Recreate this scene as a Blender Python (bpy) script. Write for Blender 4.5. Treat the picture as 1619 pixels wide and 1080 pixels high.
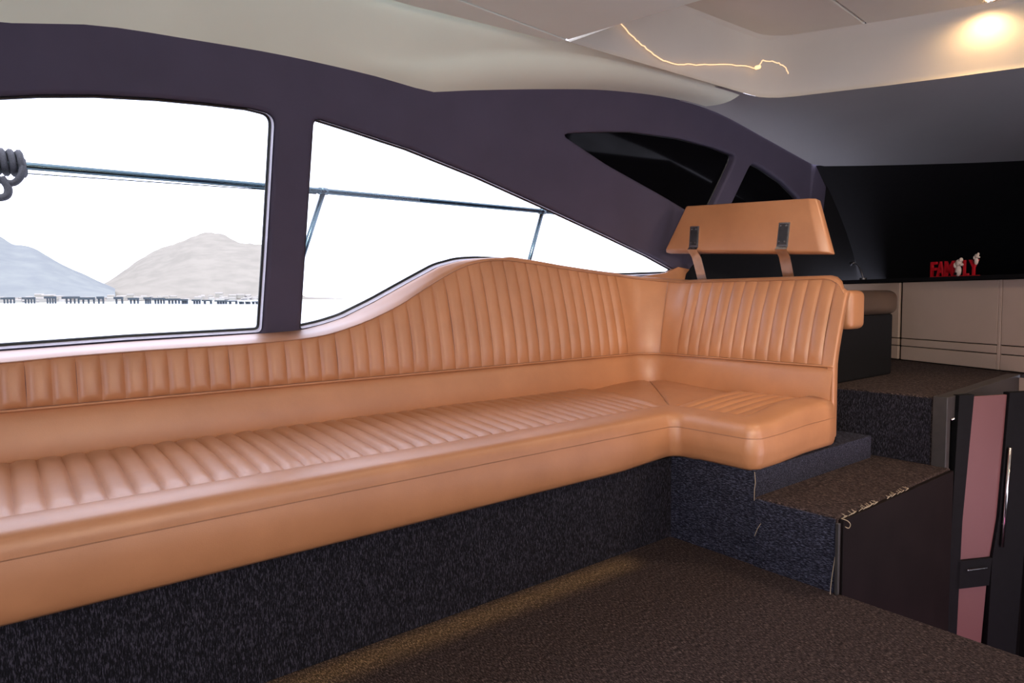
import bpy, bmesh, math, random
from mathutils import Vector, Matrix
random.seed(7)
for _o in list(bpy.data.objects): bpy.data.objects.remove(_o)
SC = bpy.context.scene
COL = SC.collection

# ------------------------------------------------------------------ camera
F_PX = 1050.0
AZ = math.atan((2150 - 809) / F_PX); PITCH = math.atan(71 / F_PX); ROLL = 0.0107
f = Vector((math.cos(AZ)*math.cos(PITCH), math.sin(AZ)*math.cos(PITCH), -math.sin(PITCH)))
r = Vector((math.sin(AZ), -math.cos(AZ), 0)); u = r.cross(f)
R2 = math.cos(ROLL)*r - math.sin(ROLL)*u
U2 = math.cos(ROLL)*u + math.sin(ROLL)*r
cd = bpy.data.cameras.new('camera'); cam = bpy.data.objects.new('camera', cd); COL.objects.link(cam)
cd.sensor_fit = 'HORIZONTAL'; cd.sensor_width = 36; cd.lens = 36*F_PX/1619
cd.clip_start = 0.02; cd.clip_end = 20000
m = Matrix((R2, U2, -f)).transposed().to_4x4(); m.translation = Vector((0, 0, 0.95))
cam.matrix_world = m
SC.camera = cam

# ------------------------------------------------------------------ exposure, sky, sun, lamps
SC.view_settings.view_transform = 'Standard'; SC.view_settings.look = 'None'
SC.view_settings.gamma = 1; SC.view_settings.use_curve_mapping = False
SC.view_settings.exposure = 0.0
SKY = 4.5
W = bpy.data.worlds.new('sky'); SC.world = W; W.use_nodes = True
nt = W.node_tree; nt.nodes.clear()
wo = nt.nodes.new('ShaderNodeOutputWorld'); bg = nt.nodes.new('ShaderNodeBackground')
tc = nt.nodes.new('ShaderNodeTexCoord'); mp = nt.nodes.new('ShaderNodeMapping')
mp.inputs['Scale'].default_value = (2.2, 2.2, 4.6); mp.inputs['Location'].default_value = (0.3, 0.5, 0.12)
nz = nt.nodes.new('ShaderNodeTexNoise'); nz.inputs['Scale'].default_value = 1.6; nz.inputs['Detail'].default_value = 7; nz.inputs['Roughness'].default_value = .62
cr = nt.nodes.new('ShaderNodeValToRGB')
cr.color_ramp.elements[0].position = .30; cr.color_ramp.elements[0].color = (.215, .22, .225, 1)
cr.color_ramp.elements[1].position = .46; cr.color_ramp.elements[1].color = (.80, .80, 1.0, 1)
nt.links.new(tc.outputs['Generated'], mp.inputs[0]); nt.links.new(mp.outputs[0], nz.inputs['Vector'])
nt.links.new(nz.outputs['Fac'], cr.inputs[0]); nt.links.new(cr.outputs[0], bg.inputs[0])
bg.inputs[1].default_value = SKY
nt.links.new(bg.outputs[0], wo.inputs[0])

def lamp(name, kind, loc, energy, col, size=.1, aim=None, **kw):
    l = bpy.data.lights.new(name, kind); l.energy = energy; l.color = col
    if kind == 'AREA': l.size = size; l.shape = 'DISK'
    elif kind == 'SPOT': l.shadow_soft_size = size
    elif kind == 'POINT': l.shadow_soft_size = size
    for k_, v_ in kw.items(): setattr(l, k_, v_)
    o = bpy.data.objects.new(name, l); COL.objects.link(o); o.location = loc
    if aim is not None:
        o.rotation_euler = (Vector(aim) - Vector(loc)).to_track_quat('-Z', 'Y').to_euler()
    return o
sun = lamp('sun', 'SUN', (0, 0, 30), 3.0, (1, .95, .88), aim=(0, 0, 0)); sun.data.angle = .03
sun.rotation_euler = Vector((.1, .45, -1)).to_track_quat('-Z', 'Y').to_euler()
WARM = (1.0, .60, .30)
WARM2 = (1.0, .76, .54)
WARM3 = (1.0, .70, .44)

# ------------------------------------------------------------------ materials
def new_mat(name):
    m = bpy.data.materials.new(name); m.use_nodes = True
    return m, m.node_tree, m.node_tree.nodes['Principled BSDF']
def coords(nt, scale=(1, 1, 1), src='Object'):
    tc = nt.nodes.new('ShaderNodeTexCoord'); mp = nt.nodes.new('ShaderNodeMapping')
    mp.inputs['Scale'].default_value = scale
    nt.links.new(tc.outputs[src], mp.inputs[0]); return mp.outputs[0]
def noise(nt, vec, scale, detail=3, rough=.5):
    n = nt.nodes.new('ShaderNodeTexNoise'); n.inputs['Scale'].default_value = scale
    n.inputs['Detail'].default_value = detail; n.inputs['Roughness'].default_value = rough
    nt.links.new(vec, n.inputs['Vector']); return n.outputs['Fac']
def ramp(nt, fac, stops):
    c = nt.nodes.new('ShaderNodeValToRGB'); e = c.color_ramp.elements
    while len(e) < len(stops): e.new(.5)
    for i, (p, col) in enumerate(stops): e[i].position = p; e[i].color = (*col, 1)
    nt.links.new(fac, c.inputs[0]); return c.outputs[0]
def bump(nt, b, fac, strength, dist=.001):
    n = nt.nodes.new('ShaderNodeBump'); n.inputs['Strength'].default_value = strength; n.inputs['Distance'].default_value = dist
    nt.links.new(fac, n.inputs['Height']); nt.links.new(n.outputs[0], b.inputs['Normal'])
def simple(name, col, rough=.5, metal=0, spec=.5, var=.12, scale=30, bmp=0, bscale=200):
    m, nt, b = new_mat(name)
    v = coords(nt); n = noise(nt, v, scale)
    lo = tuple(c*(1-var) for c in col); hi = tuple(min(1, c*(1+var)) for c in col)
    nt.links.new(ramp(nt, n, [(.3, lo), (.7, hi)]), b.inputs['Base Color'])
    b.inputs['Roughness'].default_value = rough; b.inputs['Metallic'].default_value = metal
    b.inputs['Specular IOR Level'].default_value = spec
    if bmp: bump(nt, b, noise(nt, v, bscale), bmp)
    return m
def leather(name, lo, hi, rough=.36):
    m, nt, b = new_mat(name)
    v = coords(nt); n = noise(nt, v, 5, 5, .6)
    nt.links.new(ramp(nt, n, [(.3, lo), (.7, hi)]), b.inputs['Base Color'])
    b.inputs['Roughness'].default_value = .55; b.inputs['Specular IOR Level'].default_value = .3
    b.inputs['Coat Weight'].default_value = 1.0; b.inputs['Coat Roughness'].default_value = .41; b.inputs['Coat IOR'].default_value = 1.6
    vo = nt.nodes.new('ShaderNodeTexVoronoi'); vo.inputs['Scale'].default_value = 420
    nt.links.new(v, vo.inputs['Vector'])
    wr = noise(nt, v, 26, 4, .6)
    ad = nt.nodes.new('ShaderNodeMath'); ad.operation = 'MULTIPLY_ADD'; ad.inputs[1].default_value = .25
    nt.links.new(vo.outputs['Distance'], ad.inputs[0]); nt.links.new(wr, ad.inputs[2])
    bump(nt, b, ad.outputs[0], .28, .003)
    return m
def carpet(name, scale, dark, mid, fleck, thr=.60):
    m, nt, b = new_mat(name)
    v = coords(nt, scale)
    n1 = noise(nt, v, 1.0, 2, .6)
    v2 = coords(nt, tuple(s*.55 for s in scale)); n2 = noise(nt, v2, 1.7, 3, .65)
    base = ramp(nt, n1, [(.30, dark), (.52, mid), (.68, fleck)])
    fl = ramp(nt, n2, [(thr, (0, 0, 0)), (thr+.10, (1, 1, 1))])
    mx = nt.nodes.new('ShaderNodeMix'); mx.data_type = 'RGBA'
    nt.links.new(fl, mx.inputs['Factor']); nt.links.new(base, mx.inputs['A'])
    mx.inputs['B'].default_value = (fleck[0]*1.6, fleck[1]*1.6, fleck[2]*1.6, 1)
    nt.links.new(mx.outputs['Result'], b.inputs['Base Color'])
    b.inputs['Roughness'].default_value = .95; b.inputs['Specular IOR Level'].default_value = .15
    bump(nt, b, n1, .8, .0025)
    return m
def emit(name, col, s):
    m, nt, b = new_mat(name)
    b.inputs['Base Color'].default_value = (*col, 1); b.inputs['Emission Color'].default_value = (*col, 1)
    b.inputs['Emission Strength'].default_value = s; return m

M_TAN = leather('tan_leather', (.46, .198, .082), (.55, .245, .105))
M_TAN_SHADE = leather('shaded_tan_leather', (.05, .028, .016), (.07, .04, .022))  # tan leather darkened to stand for the shadow on the bench seat
M_PIPE = leather('piping_leather', (.30, .13, .055), (.38, .17, .08))
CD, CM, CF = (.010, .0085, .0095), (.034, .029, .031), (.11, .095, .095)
M_CFLOOR = carpet('carpet_floor', (400, 85, 240), (.006, .005, .005), (.030, .020, .0185), (.125, .09, .082), .57)  # same carpet, browned to carry the warm light on level faces
M_CVERT = carpet('carpet_riser_long', (430, 430, 85), (.004, .004, .005), (.011, .0105, .0145), (.060, .056, .075), .60)  # same carpet, darker and bluer for the shaded upright faces
M_CHOR = carpet('carpet_riser_step', (400, 80, 400), (.005, .005, .008), (.021, .0215, .034), (.085, .09, .13), .58)  # same carpet, tinted with the bluish skylight on the aft-facing risers
M_WALL = simple('aubergine_lining', (.066, .058, .092), .7, spec=.25, var=.06, scale=6, bmp=.15, bscale=500)
M_CEIL = simple('cream_headliner', (.76, .84, .70), .5, spec=.4, var=.03, scale=3, bmp=.08, bscale=400)
M_PANEL = simple('white_ceiling_panel', (.86, .96, .86), .7, spec=.1, var=.02, scale=3)
M_CEIL3 = simple('shaded_grey_headliner', (.31, .315, .32), .6, spec=.3, var=.03, scale=3)  # grey lining, darkened further for the shade on the forward band
M_CEIL2 = simple('beige_recess_lining', (.70, .67, .58), .6, spec=.12, var=.03, scale=3)
M_BLACK = simple('black_cover', (.006, .006, .007), .8, spec=.15)
M_BGLASS = simple('black_glass', (.003, .003, .004), .04, spec=.035)
M_GASKET = simple('black_gasket', (.012, .016, .018), .35)
M_STEEL = simple('polished_steel', (.62, .60, .57), .22, metal=1)
M_PLATE = simple('dark_steel_plate', (.10, .10, .105), .35, metal=.8)
M_ROPE = simple('black_rope', (.035, .037, .045), .8, var=.5, scale=300)
M_DWOOD = simple('dark_panel', (.009, .006, .006), .6, spec=.12, var=.2, scale=8)
M_TRIM = simple('charcoal_trim', (.040, .036, .034), .45)
M_CAB = simple('taupe_panel', (.55, .42, .33), .5, spec=.35, var=.05, scale=4)
M_PINK = simple('mauve_door_panel', (.15, .060, .058), .45, var=.04, scale=3)
M_RAIL = simple('stainless_rail', (.055, .085, .10), .2, metal=1)
M_LINER = simple('lilac_grey_liner', (.62, .60, .70), .4)
M_RED = simple('red_paint', (.55, .01, .02), .4)
M_CREAM = simple('cream_paint', (.75, .62, .52), .5)
M_YEL = simple('pale_yellow_paint', (.75, .62, .22), .5)
M_THREAD = simple('frayed_yarn', (.42, .34, .24), .9)
M_WHITE = simple('white_gelcoat', (.75, .75, .75), .3)
# clear glass pane: fresnel mix of clear and mirror
M_GLASS = bpy.data.materials.new('window_glass'); M_GLASS.use_nodes = True
nt = M_GLASS.node_tree; nt.nodes.clear()
o_ = nt.nodes.new('ShaderNodeOutputMaterial'); mx = nt.nodes.new('ShaderNodeMixShader')
tr = nt.nodes.new('ShaderNodeBsdfTransparent'); gl = nt.nodes.new('ShaderNodeBsdfGlossy'); fr = nt.nodes.new('ShaderNodeFresnel')
gl.inputs['Roughness'].default_value = .01; fr.inputs[0].default_value = 1.25; tr.inputs[0].default_value = (.97, .98, .98, 1)
nt.links.new(fr.outputs[0], mx.inputs[0]); nt.links.new(tr.outputs[0], mx.inputs[1]); nt.links.new(gl.outputs[0], mx.inputs[2]); nt.links.new(mx.outputs[0], o_.inputs[0])

# ------------------------------------------------------------------ helpers
def link(o, parent=None):
    COL.objects.link(o)
    if parent is not None: o.parent = parent
    return o
def tag(o, label=None, cat=None, group=None, kind=None):
    if label: o['label'] = label
    if cat: o['category'] = cat
    if group: o['group'] = group
    if kind: o['kind'] = kind
    return o
def empty(name, loc=(0, 0, 0)):
    o = bpy.data.objects.new(name, None); o.empty_display_size = .05
    COL.objects.link(o); o.location = loc; return o
class MB:
    def __init__(s): s.v = []; s.f = []
    def add(s, vs, fs):
        n = len(s.v); s.v += [tuple(p) for p in vs]; s.f += [tuple(i+n for i in q) for q in fs]; return s
    def box(s, a, b):
        x0, y0, z0 = a; x1, y1, z1 = b
        return s.add([(x0,y0,z0),(x1,y0,z0),(x1,y1,z0),(x0,y1,z0),(x0,y0,z1),(x1,y0,z1),(x1,y1,z1),(x0,y1,z1)],
                     [(0,3,2,1),(4,5,6,7),(0,1,5,4),(1,2,6,5),(2,3,7,6),(3,0,4,7)])
    def grid(s, rows, closed=False):
        n = len(rows[0]); vs = [p for r_ in rows for p in r_]; fs = []
        for i in range(len(rows)-1):
            for j in range(n-1 if not closed else n):
                k = (j+1) % n
                fs.append((i*n+j, i*n+k, (i+1)*n+k, (i+1)*n+j))
        return s.add(vs, fs)
    def prism(s, poly, d):
        d = Vector(d); n = len(poly); a = [Vector(p) for p in poly]
        vs = a + [p+d for p in a]
        fs = [tuple(range(n))[::-1], tuple(range(n, 2*n))] + [(i, (i+1) % n, (i+1) % n+n, i+n) for i in range(n)]
        return s.add(vs, fs)
    def tube(s, pts, rad, n=8, closed=False, caps=True):
        P = [Vector(p) for p in pts]; m_ = len(P); rows = []; up = None
        for i, p in enumerate(P):
            if closed: t = P[(i+1) % m_]-P[i-1]
            else: t = P[min(i+1, m_-1)]-P[max(i-1, 0)]
            t.normalize()
            if up is None:
                up = Vector((0, 0, 1)) if abs(t.z) < .9 else Vector((1, 0, 0))
            up = (up - t*up.dot(t)).normalized(); sd = t.cross(up)
            rr = rad[i] if isinstance(rad, (list, tuple)) else rad
            rows.append([p+(up*math.cos(2*math.pi*k/n)+sd*math.sin(2*math.pi*k/n))*rr for k in range(n)])
        if closed: rows.append(rows[0])
        s.grid(rows, True)
        if caps and not closed:
            b0 = len(s.v)-len(rows)*n
            s.f.append(tuple(b0+k for k in range(n))); s.f.append(tuple(b0+(len(rows)-1)*n+k for k in range(n))[::-1])
        return s
    def build(s, name, mat, parent=None, smooth=False, bevel=0, seg=2, angle=None):
        me = bpy.data.meshes.new(name); me.from_pydata(s.v, [], s.f); me.update()
        bm = bmesh.new(); bm.from_mesh(me)
        bmesh.ops.remove_doubles(bm, verts=bm.verts, dist=1e-5)
        bmesh.ops.recalc_face_normals(bm, faces=bm.faces)
        if bevel:
            ed = [e for e in bm.edges if len(e.link_faces) == 2 and e.calc_face_angle(0) > .35]
            bmesh.ops.bevel(bm, geom=ed, offset=bevel, segments=seg, affect='EDGES', profile=.5, clamp_overlap=True)
        if smooth:
            for fc in bm.faces: fc.smooth = True
            if angle is not None:
                for e in bm.edges:
                    if len(e.link_faces) == 2 and e.calc_face_angle(0) > angle: e.smooth = False
        bm.to_mesh(me); bm.free()
        me.materials.append(mat)
        return link(bpy.data.objects.new(name, me), parent)
def interp(tab, x):
    if x <= tab[0][0]: return tab[0][1]
    for (a, va), (b, vb) in zip(tab, tab[1:]):
        if x <= b:
            t = (x-a)/(b-a); return va+(vb-va)*t
    return tab[-1][1]
def smooth_tab(tab):
    def g(x):
        n = len(tab)
        if x <= tab[0][0]: return tab[0][1]
        if x >= tab[-1][0]: return tab[-1][1]
        for i in range(n-1):
            if x <= tab[i+1][0]: break
        def sl(j):
            if j == 0 or j == n-1: 
                a, b = (0, 1) if j == 0 else (n-2, n-1)
            else: a, b = j-1, j+1
            return (tab[b][1]-tab[a][1])/(tab[b][0]-tab[a][0])
        h = tab[i+1][0]-tab[i][0]; t = (x-tab[i][0])/h
        return ((2*t**3-3*t*t+1)*tab[i][1]+(t**3-2*t*t+t)*h*sl(i)+(-2*t**3+3*t*t)*tab[i+1][1]+(t**3-t*t)*h*sl(i+1))
    return g
def catmull(P, k=6, closed=True):
    P = [Vector(p) for p in P]; n = len(P); out = []
    for i in range(n if closed else n-1):
        if closed: a, b, c, d = P[i-1], P[i], P[(i+1) % n], P[(i+2) % n]
        else: a, b, c, d = P[max(i-1, 0)], P[i], P[i+1], P[min(i+2, n-1)]
        for j in range(k):
            t = j/k
            out.append(.5*((2*b)+(c-a)*t+(2*a-5*b+4*c-d)*t*t+(-a+3*b-3*c+d)*t**3))
    if not closed: out.append(P[-1])
    return out
def round_poly(P, rad, n=6):
    """polygon with each corner rounded by its own radius"""
    out = []; N = len(P)
    for i in range(N):
        p = Vector(P[i]); a = (Vector(P[i-1])-p); b = (Vector(P[(i+1) % N])-p)
        rr = rad[i] if isinstance(rad, (list, tuple)) else rad
        if rr == 0: out.append(p); continue
        l = min(rr, a.length*.45, b.length*.45)
        A = p+a.normalized()*l; B = p+b.normalized()*l
        for j in range(n+1):
            t = j/n; out.append(A*(1-t)**2+p*2*t*(1-t)+B*t*t)
    return out

# ------------------------------------------------------------------ side wall (leans inwards), windows
KW = .27; QW = math.sqrt(1+KW*KW)
def ywall(z): return 2.45-KW*(z-.8)
WM = Matrix(((1, 0, 0), (0, -KW/QW, 1/QW), (0, -1/QW, -KW/QW))).transposed().to_4x4(); WM.translation = Vector((0, 2.45, .8))
def wp(X, z, d=0):  # point on wall, d metres outwards
    return Vector((X, ywall(z)+d/QW, z+d*KW/QW))
def plate(name, outer, holes, thick, bev, mat, inset=0, parent=None):
    """flat plate in the wall plane with rounded-edge holes, inner face on the wall plane (+inset outwards)"""
    cu = bpy.data.curves.new(name, 'CURVE'); cu.dimensions = '2D'; cu.fill_mode = 'BOTH'
    cu.extrude = thick/2-bev; cu.bevel_depth = bev; cu.bevel_resolution = 3; cu.offset = -bev
    for poly in [outer]+holes:
        sp = cu.splines.new('POLY'); sp.points.add(len(poly)-1)
        for i, p in enumerate(poly): sp.points[i].co = (p[0], (p[1]-.8)*QW, 0, 1)
        sp.use_cyclic_u = True
    o = bpy.data.objects.new(name, cu); COL.objects.link(o)
    dg = bpy.context.evaluated_depsgraph_get(); me = bpy.data.meshes.new_from_object(o.evaluated_get(dg))
    bpy.data.objects.remove(o)
    me.transform(Matrix.Translation((0, 0, -thick/2-inset))); me.transform(WM)
    me.materials.clear(); me.materials.append(mat)
    return link(bpy.data.objects.new(name, me), parent)

W1 = [(-1.15, 1.40), (-.7, 1.43), (-.3, 1.462), (.048, 1.496), (.131, 1.514), (.264, 1.536), (.425, 1.553), (.567, 1.562), (.69, 1.567), (.777, 1.560),
      (.776, 1.35), (.774, 1.10), (.770, .826), (.338, .818), (.015, .806), (-1.15, .78)]
w1 = round_poly(W1, [.08, 0, 0, 0, 0, 0, 0, 0, 0, .05, 0, 0, .022, 0, 0, .06])
W2 = [(.905, 1.57), (1.054, 1.550), (1.289, 1.515), (1.626, 1.446), (1.992, 1.358), (2.432, 1.249), (2.797, 1.155), (3.045, 1.082),
      (3.01, 1.060), (2.6, 1.045), (2.2, 1.06), (1.9, 1.105), (1.68, 1.108), (1.578, 1.099), (1.475, 1.072), (1.335, 1.000), (1.202, .930), (1.074, .870), (.990, .846), (.908, .831)]
w2 = round_poly(W2, [.03, 0, 0, 0, 0, 0, 0, .02, .02, .1, .1, .1, .05, .03, .03, .03, .03, .03, .03, .015])
W3 = [(2.03, 1.665), (2.184, 1.692), (2.471, 1.733), (2.852, 1.750), (3.12, 1.742), (3.345, 1.722), (3.30, 1.6), (3.20, 1.36), (2.797, 1.464), (2.342, 1.572)]
w3 = round_poly(W3, [.05, .03, .03, .03, .03, .04, 0, .04, .03, .03])
W4 = [(3.50, 1.705), (3.62, 1.690), (3.89, 1.630), (4.09, 1.562), (4.3, 1.45), (4.4, 1.33), (3.36, 1.36)]
w4 = round_poly(W4, .04)
ROOF = [(-2.2, 1.50), (-1.4, 1.56), (-.8, 1.60), (-.3, 1.645), (.056, 1.675), (.267, 1.714), (.509, 1.729), (.793, 1.740), (1.133, 1.736), (1.344, 1.722), (1.511, 1.756), (1.888, 1.824),
        (2.255, 1.881), (2.691, 1.919), (3.057, 1.917), (3.501, 1.861), (3.869, 1.809), (4.198, 1.765)]
outer = [(-2.2, .3), (6.2, .3), (6.2, .95), (5.6, 1.25), (5.0, 1.55), (4.5, 1.80)] + [(x, z+.06) for x, z in reversed(ROOF)]
wall = plate('wall_port', outer, [w1, w2, w3, w4], .072, .014, M_WALL)
tag(wall, kind='structure')
for i, (pw, gm) in enumerate(((w1, M_GLASS), (w2, M_GLASS), (w3, M_BGLASS), (w4, M_BGLASS))):
    e = empty('window_%d' % (i+1), wp(pw[0][0], pw[0][1], .04)); tag(e, kind='structure')
    inv = Matrix.Translation(-Vector(e.location))
    pts = [wp(p[0], p[1], .046) for p in pw]
    b = MB(); b.tube(pts, .0105 if i < 2 else .005, 6, closed=True); g = b.build('gasket', M_GASKET, e, smooth=True); g.data.transform(inv)
    if i < 2:
        n_ = len(pw); c2 = [Vector(p) for p in pw]; inn_ = []
        area = sum(c2[k-1].x*c2[k].y-c2[k].x*c2[k-1].y for k in range(n_)); sg = 1 if area > 0 else -1
        for k in range(n_):
            t = (c2[(k+1) % n_]-c2[k-1]).normalized(); inn_.append(c2[k]+Vector((-t.y, t.x))*sg*.003)
        rr_ = [[wp(p.x, p.y, d) for p in inn_+inn_[:1]] for d in (.010, .028, .046)]
        l_ = MB().grid(rr_).build('reveal_liner', M_LINER, e, smooth=True); l_.data.transform(inv)
    pn = plate('pane', [(p[0], p[1]) for p in pw], [], .006, .001, gm, inset=.046, parent=e); pn.data.transform(inv)

tp = plate('black_sheet', [(3.12, .7), (5.6, .7), (5.6, 1.2), (4.50, 1.775), (4.36, 1.74), (4.47, 1.42), (4.42, 1.32), (3.36, 1.345), (3.26, 1.22), (3.12, 1.07)], [], .008, .002, M_BLACK, inset=-.009); tag(tp, kind='structure')  # thin black sheet over the lower forward wall
# ------------------------------------------------------------------ ceiling
RZ = 1.93
roof = smooth_tab(ROOF)
def rofz(x): return interp(ROOF, x) if 1.13 < x < 1.52 else roof(x)
rimY = [(-2.2, 2.03), (1.126, 1.995), (1.755, 1.93), (2.4, 1.915), (3.009, 1.897)]
CRE = [(-2.2, None), (1.0, None)]
cy = smooth_tab([(1.12, 2.17), (1.34, 2.10), (1.53, 2.05), (1.8, 2.0), (2.13, 1.97), (2.53, 1.945), (3.0, 1.92)])
cz = smooth_tab([(1.12, 1.755), (1.34, 1.822), (1.53, 1.866), (1.8, 1.908), (2.13, 1.930), (2.53, 1.940), (3.0, 1.936)])
rows = []
xs = [-2.2, -1.8, -1.4, -1, -.6, -.3] + [i*.08 for i in range(0, 38)]
for x in xs:
    w = wp(x, rofz(x)); rim = Vector((x, interp(rimY, x), RZ))
    lin = w.lerp(rim, .5)
    if x < 1.12: c = lin + Vector((0, .012, -.012)) 
    else: c = Vector((x, cy(x), cz(x)))
    t = max(0, min(1, (x-.75)/.6)); 
    if x < 1.4: c = (w.lerp(rim, .5)).lerp(Vector((x, cy(max(x, 1.12)), cz(max(x, 1.12)))), t)
    row = []
    for k in range(9):
        q = k/8; row.append(w.lerp(c, q)+Vector((0, -.018, -.018))*math.sin(math.pi*q)*min(1, max(0, x-.9)))
    for k in range(1, 6):
        row.append(c.lerp(rim, k/5))
    rows.append(row)
cv = MB().grid(rows)
o = cv.build('ceiling', M_CEIL, smooth=True, angle=.9); tag(o, kind='structure')
# forward headliner band, down to the windscreen
outerE = [wp(x, rofz(x)) for x in (2.76, 2.88, 3.0, 3.12, 3.3, 3.5, 3.7, 3.87, 4.03)] + [Vector(p) for p in ((4.198, 2.19, 1.765), (4.33, 2.0, 1.752), (4.50, 1.78, 1.742), (4.72, 1.50, 1.733), (4.90, 1.24, 1.727), (5.1, .8, 1.72), (5.25, .3, 1.72), (5.3, -.2, 1.72), (5.2, -.8, 1.72), (4.9, -1.3, 1.72), (4.2, -2.0, 1.74))]
RIMF = [(3.0, 1.898), (3.05, 1.893), (3.10, 1.872), (3.145, 1.838), (3.183, 1.79), (3.25, 1.67), (3.38, 1.433), (3.50, 1.19), (3.606, .955), (3.72, .65), (3.78, .3), (3.80, 0), (3.78, -.4), (3.6, -.9)]
def resample(P, n):
    P = [Vector(p) for p in P]; L = [0]
    for a, b in zip(P, P[1:]): L.append(L[-1]+(b-a).length)
    out = []
    for i in range(n):
        t = L[-1]*i/(n-1); j = 0
        while j < len(P)-2 and L[j+1] < t: j += 1
        out.append(P[j].lerp(P[j+1], (t-L[j])/(L[j+1]-L[j]) if L[j+1] > L[j] else 0))
    return out
A = resample(outerE, 60)
B = resample([(2.76, 1.906, RZ), (2.9, 1.902, RZ)] + [(x, y, RZ) for x, y in RIMF], 60)
# pair by similar travel: warp inner index so the corner sits opposite the wall curve
def at(P, t):
    t = max(0, min(1, t))*(len(P)-1); i = min(int(t), len(P)-2); return P[i].lerp(P[i+1], t-i)
wt = [(0, 0), (.22, .15), (.40, .22), (1, 1)]
rows = []
for i in range(60):
    t = i/59; a = A[i]; b_ = at(B, interp(wt, t)); row = []
    for k in range(9):
        q = k/8; p = a.lerp(b_, q); p.z += .02*math.sin(math.pi*q); p.z -= .004; row.append(p)
    rows.append(row)
o = MB().grid(rows).build('ceiling', M_CEIL3, smooth=True); tag(o, kind='structure')
# flat centre panel (hangs a little under the coving) with its seam as a joint between two boards
cp = empty('ceiling', (0, 0, RZ)); tag(cp, kind='structure')
def cpanel(poly, z0=-.022):
    return MB().prism([(x, y, z0) for x, y in poly], (0, 0, .03)).build('ceiling_panel', M_PANEL, cp, bevel=.004)
cpanel([(-2.2, 2.01), (1.126, 1.975), (1.735, 1.922), (1.752, 1.885), (1.411, 1.858), (-2.2, 1.56)])
cpanel([(-2.2, 1.555), (1.411, 1.852), (1.753, 1.880), (1.858, 1.446), (2.0, .9), (2.1, 0), (2.05, -.9), (-2.2, -.9)])
cpanel([(-2.2, -.905), (2.05, -.905), (3.6, -.905), (4.2, -2.1), (-2.2, -2.1)])
MB().prism([(x, y, .010) for x, y in ((-2.2, 2.02), (1.126, 1.98), (1.735, 1.925), (1.85, 1.446), (1.99, .9), (2.1, 0), (2.05, -.88), (3.5, -.92), (4.2, -2.1), (-2.2, -2.1))], (0, 0, .012)).build('backing_board', M_BLACK, cp)
# recess walls
path = [(1.745, 1.40), (1.76, 1.90), (2.0, 1.925), (2.4, 1.915), (2.76, 1.906)] + RIMF + [(2.1, -.9), (2.12, 0), (1.98, .9), (1.86, 1.446), (1.78, 1.80)]
path = [(1.80, 1.928), (2.0, 1.925), (2.4, 1.915), (2.76, 1.906)] + RIMF + [(2.1, -.9), (2.12, 0), (1.98, .9), (1.86, 1.446)]
n = len(path); rows = []
for k, z in enumerate((RZ-.006, RZ, RZ+.02, 2.0, 2.08, 2.16, 2.205, 2.22)):
    off = (.006, .0, -.004, 0, 0, 0, .004, .02)[k]; row = []
    cx, cyy = 2.7, .5
    for x, y in path:
        d = Vector((cx-x, cyy-y)).normalized(); row.append((x+d.x*off, y+d.y*off, z))
    row.append(row[0]); rows.append(row)
o = MB().grid(rows).build('ceiling', M_CEIL2, smooth=True, angle=.7); tag(o, kind='structure')
rc = empty('ceiling', (2.7, .5, 2.22)); tag(rc, kind='structure')
MB().box((-1.0, -1.5, .031), (1.2, 1.46, .05)).build('backing_board', M_BLACK, rc)
def rpanel(poly): MB().prism([(x-2.7, y-.5, 0) for x, y in poly], (0, 0, .03)).build('recess_panel', M_CEIL2, rc, bevel=.005)
rpanel([(1.7, 1.96), (3.15, 1.96), (3.25, 1.80), (3.33, 1.51), (2.93, 1.475), (1.7, 1.36)])
rpanel([(1.7, 1.354), (2.93, 1.469), (3.34, 1.504), (3.9, .8), (3.9, -1.0), (1.7, -1.0)])

# ------------------------------------------------------------------ windscreen (covered in black), dash, shell behind the camera
WS = [Vector(p) for p in ((4.198, 2.19, 1.765), (4.33, 2.0, 1.752), (4.50, 1.78, 1.742), (4.72, 1.50, 1.733), (4.90, 1.24, 1.727), (5.1, .8, 1.72), (5.25, .3, 1.72), (5.3, -.2, 1.72), (5.2, -.8, 1.72), (4.9, -1.3, 1.72), (4.2, -2.0, 1.74))]
WB = [Vector(p) for p in ((5.3, 2.36, 1.02), (5.45, 2.2, 1.02), (5.65, 1.95, 1.02), (5.85, 1.65, 1.02), (6.0, 1.35, 1.02), (6.15, .9, 1.02), (6.25, .3, 1.02), (6.3, -.2, 1.02), (6.2, -.8, 1.02), (5.9, -1.3, 1.02), (5.2, -2.0, 1.02))]
rows = []
for k in range(7):
    t = k/6; rows.append([a.lerp(b, t)+Vector((.05, .02, 0))*math.sin(math.pi*t) for a, b in zip(WS, WB)])
o = MB().grid(rows).build('window_5', M_BLACK, smooth=True); tag(o, kind='structure')

fl = MB(); fl.box((-2.2, -2.2, -.04), (2.066, 2.3, 0)).box((2.06, .985, -.04), (3.0, 2.3, -.001)).build('floor', M_CFLOOR)
bpy.data.objects['floor']['kind'] = 'structure'
aw = MB(); aw.box((-2.26, .45, -.04), (-2.2, 2.7, 2.2)); aw.box((-2.26, -2.2, -.04), (-2.2, -1.8, 2.2)); aw.box((-2.26, -1.8, 1.86), (-2.2, .45, 2.2))
o = aw.build('wall_aft', M_CEIL); tag(o, kind='structure')
o = MB().box((-6.5, -2.3, -.16), (-2.26, 2.7, -.06)).build('added_cockpit_deck', M_WHITE); tag(o, 'unseen white cockpit deck, added outside the open saloon doorway to bounce sky light', 'deck')  # out of view; added to bounce sky light up to the ceiling
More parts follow.
